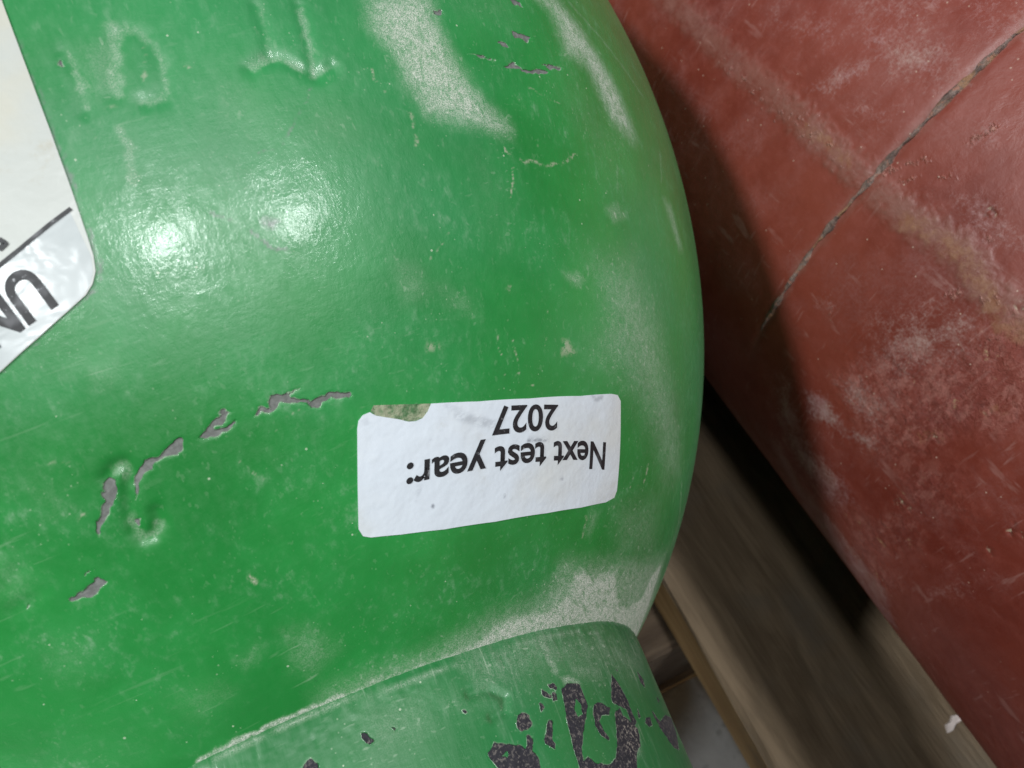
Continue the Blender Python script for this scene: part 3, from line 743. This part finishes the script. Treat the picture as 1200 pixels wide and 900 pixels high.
pallet = thing('wooden_pallet', 'weathered wooden pallet of grey brown boards under the two cylinders', 'pallet', (0.1, 0.15, FZ))
for k, (x0, x1) in enumerate([(-0.205, -0.105), (-0.082, 0.018), (0.0665, 0.205), (0.232, 0.332), (0.36, 0.46)]):
    o = bpy.data.objects.new('deck_board', board_mesh('deck_board', x1 - x0, 1.2, 0.022, 11 + k))
    link(o, pallet)
    o.location = ((x0 + x1) / 2 - 0.1, 0.25 - 0.15, -FZ)
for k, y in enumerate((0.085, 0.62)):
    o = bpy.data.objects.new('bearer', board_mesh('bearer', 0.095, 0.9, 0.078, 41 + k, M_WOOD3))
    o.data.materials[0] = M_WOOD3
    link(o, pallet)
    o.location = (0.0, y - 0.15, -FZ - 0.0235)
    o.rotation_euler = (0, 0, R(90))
for k, y in enumerate((0.085, 0.62)):
    o = bpy.data.objects.new('bottom_board', board_mesh('bottom_board', 0.10, 0.9, 0.0185, 51 + k))
    link(o, pallet)
    o.location = (0.0, y - 0.15, 0.0195)
    o.rotation_euler = (0, 0, R(90))

# ------------------------------------------------------------------ green cylinder
GX, GZ, GR = -0.02791, 0.1150, 0.115
GYC, GL = 0.144785, 0.138736
green = thing('green_gas_cylinder', 'scuffed green gas cylinder lying on the pallet, with two white stickers', 'gas cylinder', (GX, GYC, 0.0))
G0 = np.array([GX, GYC, 0.0])

def dome_r(y):
    u = np.clip((GYC - y) / GL, 0, 0.99999)
    return GR * np.sqrt(1 - u * u)

def dome_pt(deg, mm):
    """point on the dome in mm, relative to the cylinder's origin"""
    y = mm / 1000.0
    r = dome_r(y)
    a = math.radians(deg)
    return np.array([r * math.sin(a), y - GYC, GZ + r * math.cos(a)]) * 1000.0

def dome_nrm(deg, mm):
    y = mm / 1000.0; r = dome_r(y); a = math.radians(deg)
    n = np.array([r * math.sin(a) / GR ** 2, (y - GYC) / GL ** 2, r * math.cos(a) / GR ** 2])
    return n / np.linalg.norm(n)

# profile parameter: 0 at the pole to 90 deg at the equator, then the straight body
th_lo = math.asin(dome_r(0.0205) / GR)
ths = np.concatenate([np.linspace(0.05, th_lo, 12)[:-1], np.linspace(th_lo, 1.32, 620), np.linspace(1.34, math.pi / 2, 16)])
py = GYC - GL * np.cos(ths); pr = GR * np.sin(ths)
by = np.array([0.30, 0.50, 0.70, 0.82]); br = np.full(4, GR)
ex = np.linspace(0.15, math.pi / 2, 8)
by = np.concatenate([by, 0.82 + 0.05 * np.sin(ex), [0.872]]); br = np.concatenate([br, GR - 0.05 + 0.05 * np.cos(ex), [0.0005]])
py = np.concatenate([py, by]); pr = np.concatenate([pr, br])
phis = np.radians(np.concatenate([np.linspace(-24, 92, 760), np.linspace(95, 333, 70)]))
P = np.stack([pr[:, None] * np.sin(phis)[None], np.repeat((py - GYC)[:, None], len(phis), 1), GZ + pr[:, None] * np.cos(phis)[None]], -1)
nr = np.gradient(py) ; ny = -np.gradient(pr)
ln = np.hypot(nr, ny); nr /= ln; ny /= ln
N = np.stack([nr[:, None] * np.sin(phis)[None], np.repeat(ny[:, None], len(phis), 1), nr[:, None] * np.cos(phis)[None]], -1)
flatP = P.reshape(-1, 3) * 1000.0
vis = np.zeros(P.shape[:2], bool); vis[8:640, :760] = True
sel = np.where(vis.ravel())[0]
LM = eval_marks(DOME_MARKS, flatP[sel], dome_pt, 0.55)
hgt = np.zeros(len(flatP)); hgt[sel] = LM['height']
hgt[sel] += np.where(LM['chip'] < 0.0, -0.05, 0.0)
Pd = (flatP + hgt[:, None] * N.reshape(-1, 3)) / 1000.0
shell = grid_mesh('shell', Pd.reshape(P.shape), M_GREEN, green, wrap=True)
for nm in ('dust', 'scratch', 'chip', 'graze'):
    a = np.full(len(flatP), 3.0 if nm == 'chip' else 0.0); a[sel] = LM[nm]
    add_attr(shell.data, nm, a)

# neck collar: tapered ring standing on the dome
CY0, CR0, CK = 0.02185, 0.05362, -0.10
def col_r(y):
    return CR0 + CK * (CY0 - y)
def col_pt(deg, mm):
    y = mm / 1000.0; r = col_r(y); a = math.radians(deg)
    return np.array([r * math.sin(a), y - GYC, GZ + r * math.cos(a)]) * 1000.0
CEND = -0.052
ys = np.concatenate([[0.034, 0.028], CY0 + np.array([0.0022, 0.0012, 0.0004, -0.0004, -0.0010]), np.linspace(CY0 - 0.0016, CEND + 0.004, 380),
                     CEND + np.array([0.0025, 0.0012, 0.0004, 0.0]), [CEND, CEND, CEND + 0.008, CEND + 0.008, CEND - 0.018, CEND - 0.02, CEND - 0.02]])
rs = col_r(ys)
rs[:7] += np.array([-0.004, -0.003, -0.0014, -0.0007, -0.00025, -0.00005, 0.0])
k0 = 7 + 380
rs[k0:k0 + 4] -= np.array([0.0002, 0.0008, 0.0018, 0.003])
fy = (ys > CEND - 0.001) & (ys < -0.026)
rs[:k0 + 4] += np.where(fy[:k0 + 4], 0.012 * smooth01((-0.026 - ys[:k0 + 4]) / 0.010), 0.0)  # flared rim added out of view to cast a shadow band on the board
rs[k0 + 4:] = [0.040, 0.034, 0.033, 0.016, 0.0155, 0.013, 0.0004]
cph = np.radians(np.concatenate([np.linspace(-24, 96, 520), np.linspace(99, 333, 60)]))
PC = np.stack([rs[:, None] * np.sin(cph)[None], np.repeat((ys - GYC)[:, None], len(cph), 1), GZ + rs[:, None] * np.cos(cph)[None]], -1)
fc = PC.reshape(-1, 3) * 1000.0
LC = eval_marks(COLLAR_MARKS, fc, col_pt, 0.30)
rad = np.stack([np.sin(cph)[None].repeat(len(ys), 0), np.zeros((len(ys), len(cph))), np.cos(cph)[None].repeat(len(ys), 0)], -1).reshape(-1, 3)
lipz = np.exp(-((fc[:, 1] / 1000 + GYC - CY0) / 0.004) ** 2)
hc = LC['height'] + lipz * (0.13 * vnoise(fc, 0.25, 3) + 0.08 * vnoise(fc + 9, 1.2, 3)) - 0.06 * ((LC['chip'] < 0) & (LC['hole'] > 0))
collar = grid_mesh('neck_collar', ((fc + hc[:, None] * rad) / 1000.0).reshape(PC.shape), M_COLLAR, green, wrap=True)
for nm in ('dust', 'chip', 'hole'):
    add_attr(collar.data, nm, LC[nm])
add_attr(collar.data, 'scratch', np.zeros(len(fc)))

# stickers: thin film following the dome
def film(name, outline, mat, parent, lift, step, thick=0.12, smudge=None, lift_fn=None):
    """outline in (deg, mm); chart flattened with a mean scale so the triangles stay even"""
    ol = np.array(outline, float)
    my = ol[:, 1].mean()
    kx = dome_r(my / 1000) * 1000 * math.pi / 180
    u = (GYC - my / 1000) / GL
    ky = math.hypot(1.0, GL / GR * 0 + (GR / GL) * u / math.sqrt(1 - u * u))
    sc = np.array([kx, ky])
    q = ol * sc
    # densify the outline
    pts = []
    for i in range(len(q)):
        a, b = q[i], q[(i + 1) % len(q)]
        n = max(1, int(np.linalg.norm(b - a) / step))
        for k in range(n):
            pts.append(a + (b - a) * k / n)
    pts = np.array(pts); nb = len(pts)
    lo, hi = pts.min(0), pts.max(0)
    gx, gy = np.meshgrid(np.arange(lo[0], hi[0], step), np.arange(lo[1], hi[1], step * 0.93))
    gx[1::2] += step / 2
    g = np.stack([gx.ravel(), gy.ravel()], 1)
    g = g[poly_sd(g, pts) < -0.4 * step]
    allp = np.concatenate([pts, g])
    v2, _, fs, _, _, _ = delaunay_2d_cdt([Vector(p) for p in allp], [], [list(range(nb))], 1, 1e-6)
    V = []; V0 = []; chart = []
    for p in v2:
        d, mmv = p[0] / sc[0], p[1] / sc[1]
        n = dome_nrm(d, mmv); c = dome_pt(d, mmv)
        e = lift_fn(d, mmv) if lift_fn else 0.0
        V.append((c + n * (lift + thick + e)) / 1000); V0.append((c + n * (lift - 0.3)) / 1000); chart.append((d, mmv))
    faces = [tuple(f) for f in fs]
    # orientation
    a, b, c = (np.array(V[i]) for i in faces[0][:3])
    nn = np.cross(b - a, c - a)
    if nn @ dome_nrm(*chart[faces[0][0]]) < 0:
        faces = [f[::-1] for f in faces]
    cnt = {}
    for f in faces:
        for i in range(len(f)):
            cnt[(f[i], f[(i + 1) % len(f)])] = 1
    be = [(i, j) for (i, j) in cnt if (j, i) not in cnt]
    nv = len(V); mp = {}
    for i, j in be:
        for k in (i, j):
            if k not in mp:
                mp[k] = nv; nv += 2
                V.append(V[k]); V.append(V0[k]); chart.append(chart[k]); chart.append(chart[k])
    faces += [(mp[j], mp[i], mp[i] + 1, mp[j] + 1) for i, j in be]
    o = mesh_obj(name, V, faces, mat, parent)
    sm = np.zeros(len(V))
    if smudge:
        W = np.array([dome_pt(*c) for c in chart])
        for pts_, w, s in smudge:
            S3 = np.array([dome_pt(*c) for c in pts_])
            d = np.full(len(W), 1e9)
            for i in range(len(S3) - 1):
                d = np.minimum(d, seg_dist(W, S3[i], S3[i + 1]))
            if s > 0:
                sm = np.maximum(sm, smooth01(1.3 - d / w) * s)
    add_attr(o.data, 'smudge', sm)
    return o

def text_on_dome(name, body, corners, mat, parent, lift, bold=0.0):
    """corners: baseline start, baseline end, cap-height start, cap-height end, in (deg, mm)"""
    cu = bpy.data.curves.new('lettering', 'FONT')
    cu.body = body
    cu.size = 1.0
    cu.offset = bold
    cu.resolution_u = 6
    tmp = bpy.data.objects.new('lettering_tmp', cu)
    COL.objects.link(tmp)
    dg = bpy.context.evaluated_depsgraph_get()
    dg.update()
    me = bpy.data.meshes.new_from_object(tmp.evaluated_get(dg))
    bpy.data.objects.remove(tmp)
    bm = bmesh.new(); bm.from_mesh(me)
    bpy.data.meshes.remove(me)
    bmesh.ops.triangulate(bm, faces=bm.faces)
    for _ in range(3):
        le = [e for e in bm.edges if e.calc_length() > 0.16]
        if le:
            bmesh.ops.subdivide_edges(bm, edges=le, cuts=1)
            bmesh.ops.triangulate(bm, faces=bm.faces)
    xs = [v.co.x for v in bm.verts]
    x0, x1 = min(xs), max(xs)
    cap = CAP
    A, B, C_, D = (np.array(c) for c in corners)
    for v in bm.verts:
        s = (v.co.x - x0) / (x1 - x0); q = v.co.y / cap
        c = (A * (1 - s) + B * s) * (1 - q) + (C_ * (1 - s) + D * s) * q
        p = (dome_pt(*c) + dome_nrm(*c) * lift) / 1000
        v.co = p
    bmesh.ops.recalc_face_normals(bm, faces=bm.faces)
    out = bpy.data.meshes.new(name)
    bm.to_mesh(out); bm.free()
    out.materials.append(mat)
    return link(bpy.data.objects.new(name, out), parent)

CAP = 0.72
test = film('sticker', TEST_OUTLINE, M_LABEL, green, 0.02, 0.36, 0.10, SMUDGE)
test['label'] = 'white paper sticker reading Next test year 2027, torn at one corner'
text_on_dome('lettering', 'Next test year:', TEXT_ONE, M_INK, test, 0.17, 0.019)
text_on_dome('lettering', '2027', TEXT_TWO, M_INK, test, 0.17, 0.019)
t = NT('sticker_glue_residue')
cg = t.mix(t.ramp(t.noise(700, 5, 0.75), 0.4, 0.6), (0.06, 0.14, 0.055), (0.27, 0.29, 0.19))
M_RES = t.out(Base_Color=cg, Roughness=0.85, Normal=t.bump(t.noise(1200, 4), 0.0003, 0.9))
film('glue_residue', RESIDUE, M_RES, test, 0.0, 0.3, 0.035)

haz_ol = HAZ_OUTLINE + [(-8.0, 46.4), (-14.0, 46.0), (-24.0, 52.0), (-24.0, 92.0), (6.4, 92.0)]
haz = film('sticker', haz_ol, M_HAZ, green, 0.02, 0.7, 0.13)
haz['label'] = 'soiled white hazard sticker with UN in black, cut off by the edge of the picture'

def line_on_dome(name, pts, w, mat, parent, lift):
    """a printed line: a narrow strip along (deg, mm) points"""
    P3 = []
    for i in range(len(pts) - 1):
        for k in range(8):
            f = k / 8
            P3.append(tuple(np.array(pts[i]) * (1 - f) + np.array(pts[i + 1]) * f))
    P3.append(pts[-1])
    V = []
    for i, c in enumerate(P3):
        a = dome_pt(*P3[max(0, i - 1)]); b = dome_pt(*P3[min(len(P3) - 1, i + 1)])
        n = dome_nrm(*c); tdir = (b - a) / np.linalg.norm(b - a); s = np.cross(n, tdir)
        p = dome_pt(*c) + n * lift
        V += [(p - s * w / 2) / 1000, (p + s * w / 2) / 1000]
    F = [(2 * i, 2 * i + 2, 2 * i + 3, 2 * i + 1) for i in range(len(P3) - 1)]
    return mesh_obj(name, V, F, mat, parent)
# glossy silvery laminate over the strip below the printed line, slightly crumpled
t = NT('silvery_laminate')
cl = t.mix(t.ramp(t.noise(90, 4), 0.4, 0.7), (0.42, 0.45, 0.45), (0.52, 0.55, 0.55))
M_LAM = t.out(Base_Color=cl, Roughness=0.20, Normal=t.bump(t.noise(150, 3, 0.55, None, 0.6), 0.0008, 0.30))
strip = [HAZ_LINE[0]] + [q for q in HAZ_OUTLINE if q[1] < 57.0] + [(-8.0, 46.6), (-8.0, HAZ_LINE[-1][1] - 4.4)] + HAZ_LINE[:0:-1]
film('laminate_strip', [((a - 0.12), b) for a, b in strip], M_LAM, haz, 0.13, 0.5, 0.03)
ext = (HAZ_LINE[-1][0] - 8.0, HAZ_LINE[-1][1] - 4.6)
line_on_dome('printed_line', HAZ_LINE + [ext], 0.33, M_INK2, haz, 0.24)
for q in HAZ_LINES:
    line_on_dome('printed_line', q, 0.45, M_INK2, haz, 0.24)
text_on_dome('lettering', 'UN', HAZ_TEXT, M_INK2, haz, 0.24, 0.03)

# ------------------------------------------------------------------ red cylinder
RX, RZ, RR = 0.18579, 0.0977, 0.0977
red = thing('red_gas_cylinder', 'dull red painted steel cylinder with weathered paint and a rough seam, beside the green one', 'gas cylinder', (RX, 0.10, 0.0))
def red_pt(deg, mm):
    a = math.radians(deg)
    return np.array([RR * math.sin(a), mm / 1000 - 0.10, RZ + RR * math.cos(a)]) * 1000
ry = np.concatenate([[-0.40, -0.398, -0.39, -0.375, -0.35, -0.30, -0.2, -0.1], np.linspace(-0.06, 0.20, 620), [0.3, 0.5, 0.7, 0.75, 0.78, 0.80, 0.81, 0.812]])
rr_ = np.full(len(ry), RR)
rr_[:5] = RR * np.array([0.01, 0.3, 0.62, 0.85, 0.98]); rr_[-5:] = RR * np.array([0.98, 0.85, 0.62, 0.3, 0.01])
rph = np.radians(np.concatenate([np.linspace(-125, -25, 620), np.linspace(-21, 231, 60)]))
PR = np.stack([rr_[:, None] * np.sin(rph)[None], np.repeat((ry - 0.10)[:, None], len(rph), 1), RZ + rr_[:, None] * np.cos(rph)[None]], -1)
fr = PR.reshape(-1, 3) * 1000
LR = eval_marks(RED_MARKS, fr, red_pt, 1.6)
# raised weld line along the cylinder, worn patches eaten into the paint
hr = 0.22 * LR['band'] + 0.25 * vnoise(fr, 0.05, 2)
hr += LR['erode'] * 0.16 * vnoise(fr, 0.55, 4)
hr -= 0.35 * LR['pit']
g_deg = np.degrees(rph)[None].repeat(len(ry), 0).ravel(); g_y = ry[:, None].repeat(len(rph), 1).ravel() * 1000
fade = smooth01((g_deg + 92.0) / 12.0)
hr -= 0.4 * fade * np.exp(-((g_y - 71.5 - 0.5 * vnoise(fr, 0.12, 3)) / 1.1) ** 2)
radr = np.stack([np.sin(rph)[None].repeat(len(ry), 0), np.zeros((len(ry), len(rph))), np.cos(rph)[None].repeat(len(ry), 0)], -1).reshape(-1, 3)
rshell = grid_mesh('shell', ((fr + hr[:, None] * radr) / 1000).reshape(PR.shape), M_RED, red, wrap=True)
lip = fade * smooth01(1.2 - np.abs(g_y - 71.5 - 0.6 * vnoise(fr, 0.10, 3)) / (1.5 + 1.2 * vnoise(fr, 0.3, 3)))
LR['band'] = np.maximum(LR['band'], 0.55 * lip)
for nm in ('dust', 'band', 'rust', 'erode', 'tick', 'pit', 'stain_shade'):
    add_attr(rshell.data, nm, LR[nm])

# rough weld bead lying in the joint round the cylinder
nsg, nc = 700, 9
ang = np.radians(np.linspace(-150, 150, nsg))
cen = np.stack([np.sin(ang) * RR * 1000, np.zeros(nsg) + 71.5 - 100, RZ * 1000 + np.cos(ang) * RR * 1000], 1)
wob = 0.6 * vnoise(cen, 0.10, 3) + 0.35 * vnoise(cen + 55, 0.5, 3)
wid = 0.44 * np.clip(1 + 2.6 * vnoise(cen + 31, 0.30, 4), 0.18, 2.4)
hei = 0.62 * (1 + 1.2 * vnoise(cen + 77, 0.35, 4)) - 2.0 * (1 - smooth01((np.degrees(ang) + 90.0) / 9.0))
V = np.zeros((nsg, nc, 3))
for k in range(nc):
    a = math.pi * k / (nc - 1)
    off = np.cos(a) * wid; hh = np.sin(a) * hei - 0.42
    pt = cen.copy(); pt[:, 1] += wob + off
    jig = 0.30 * vnoise(pt + 13 * k, 1.1, 4)
    rad_ = np.stack([np.sin(ang), np.zeros(nsg), np.cos(ang)], 1)
    V[:, k] = pt + rad_ * (hh + jig)[:, None]
grid_mesh('weld_seam', V / 1000, M_WELD, red)

# ------------------------------------------------------------------ loose flake by the red cylinder
bm = bmesh.new()
rr = random.Random(4)
ol = [(-3.2, -0.6), (-1.5, -1.2), (0.6, -0.7), (2.6, -1.3), (3.4, 0.1), (1.8, 1.2), (0.2, 0.7), (-1.8, 1.1)]
top = [bm.verts.new((x / 1000, y / 1000, (1.0 + 0.6 * rr.random()) / 1000)) for x, y in ol]
bot = [bm.verts.new((x / 1000, y / 1000, 0.0003 * rr.random())) for x, y in ol]
bm.faces.new(top); bm.faces.new(bot[::-1])
for i in range(len(ol)):
    j = (i + 1) % len(ol)
    bm.faces.new((top[i], bot[i], bot[j], top[j]))
bmesh.ops.recalc_face_normals(bm, faces=bm.faces)
me = bpy.data.meshes.new('paint_flake'); bm.to_mesh(me); bm.free()
me.materials.append(flat_mat('pale_flake', (0.72, 0.62, 0.58), 0.7))
fk = link(bpy.data.objects.new('paint_flake', me))
fk.location = (FLAKE[0], FLAKE[1], 0.0008); fk.rotation_euler = (0.1, -0.1, 0.3)
fk['label'] = 'tiny pale flake lying on the pallet board at the edge of the red cylinder'
fk['category'] = 'flake'
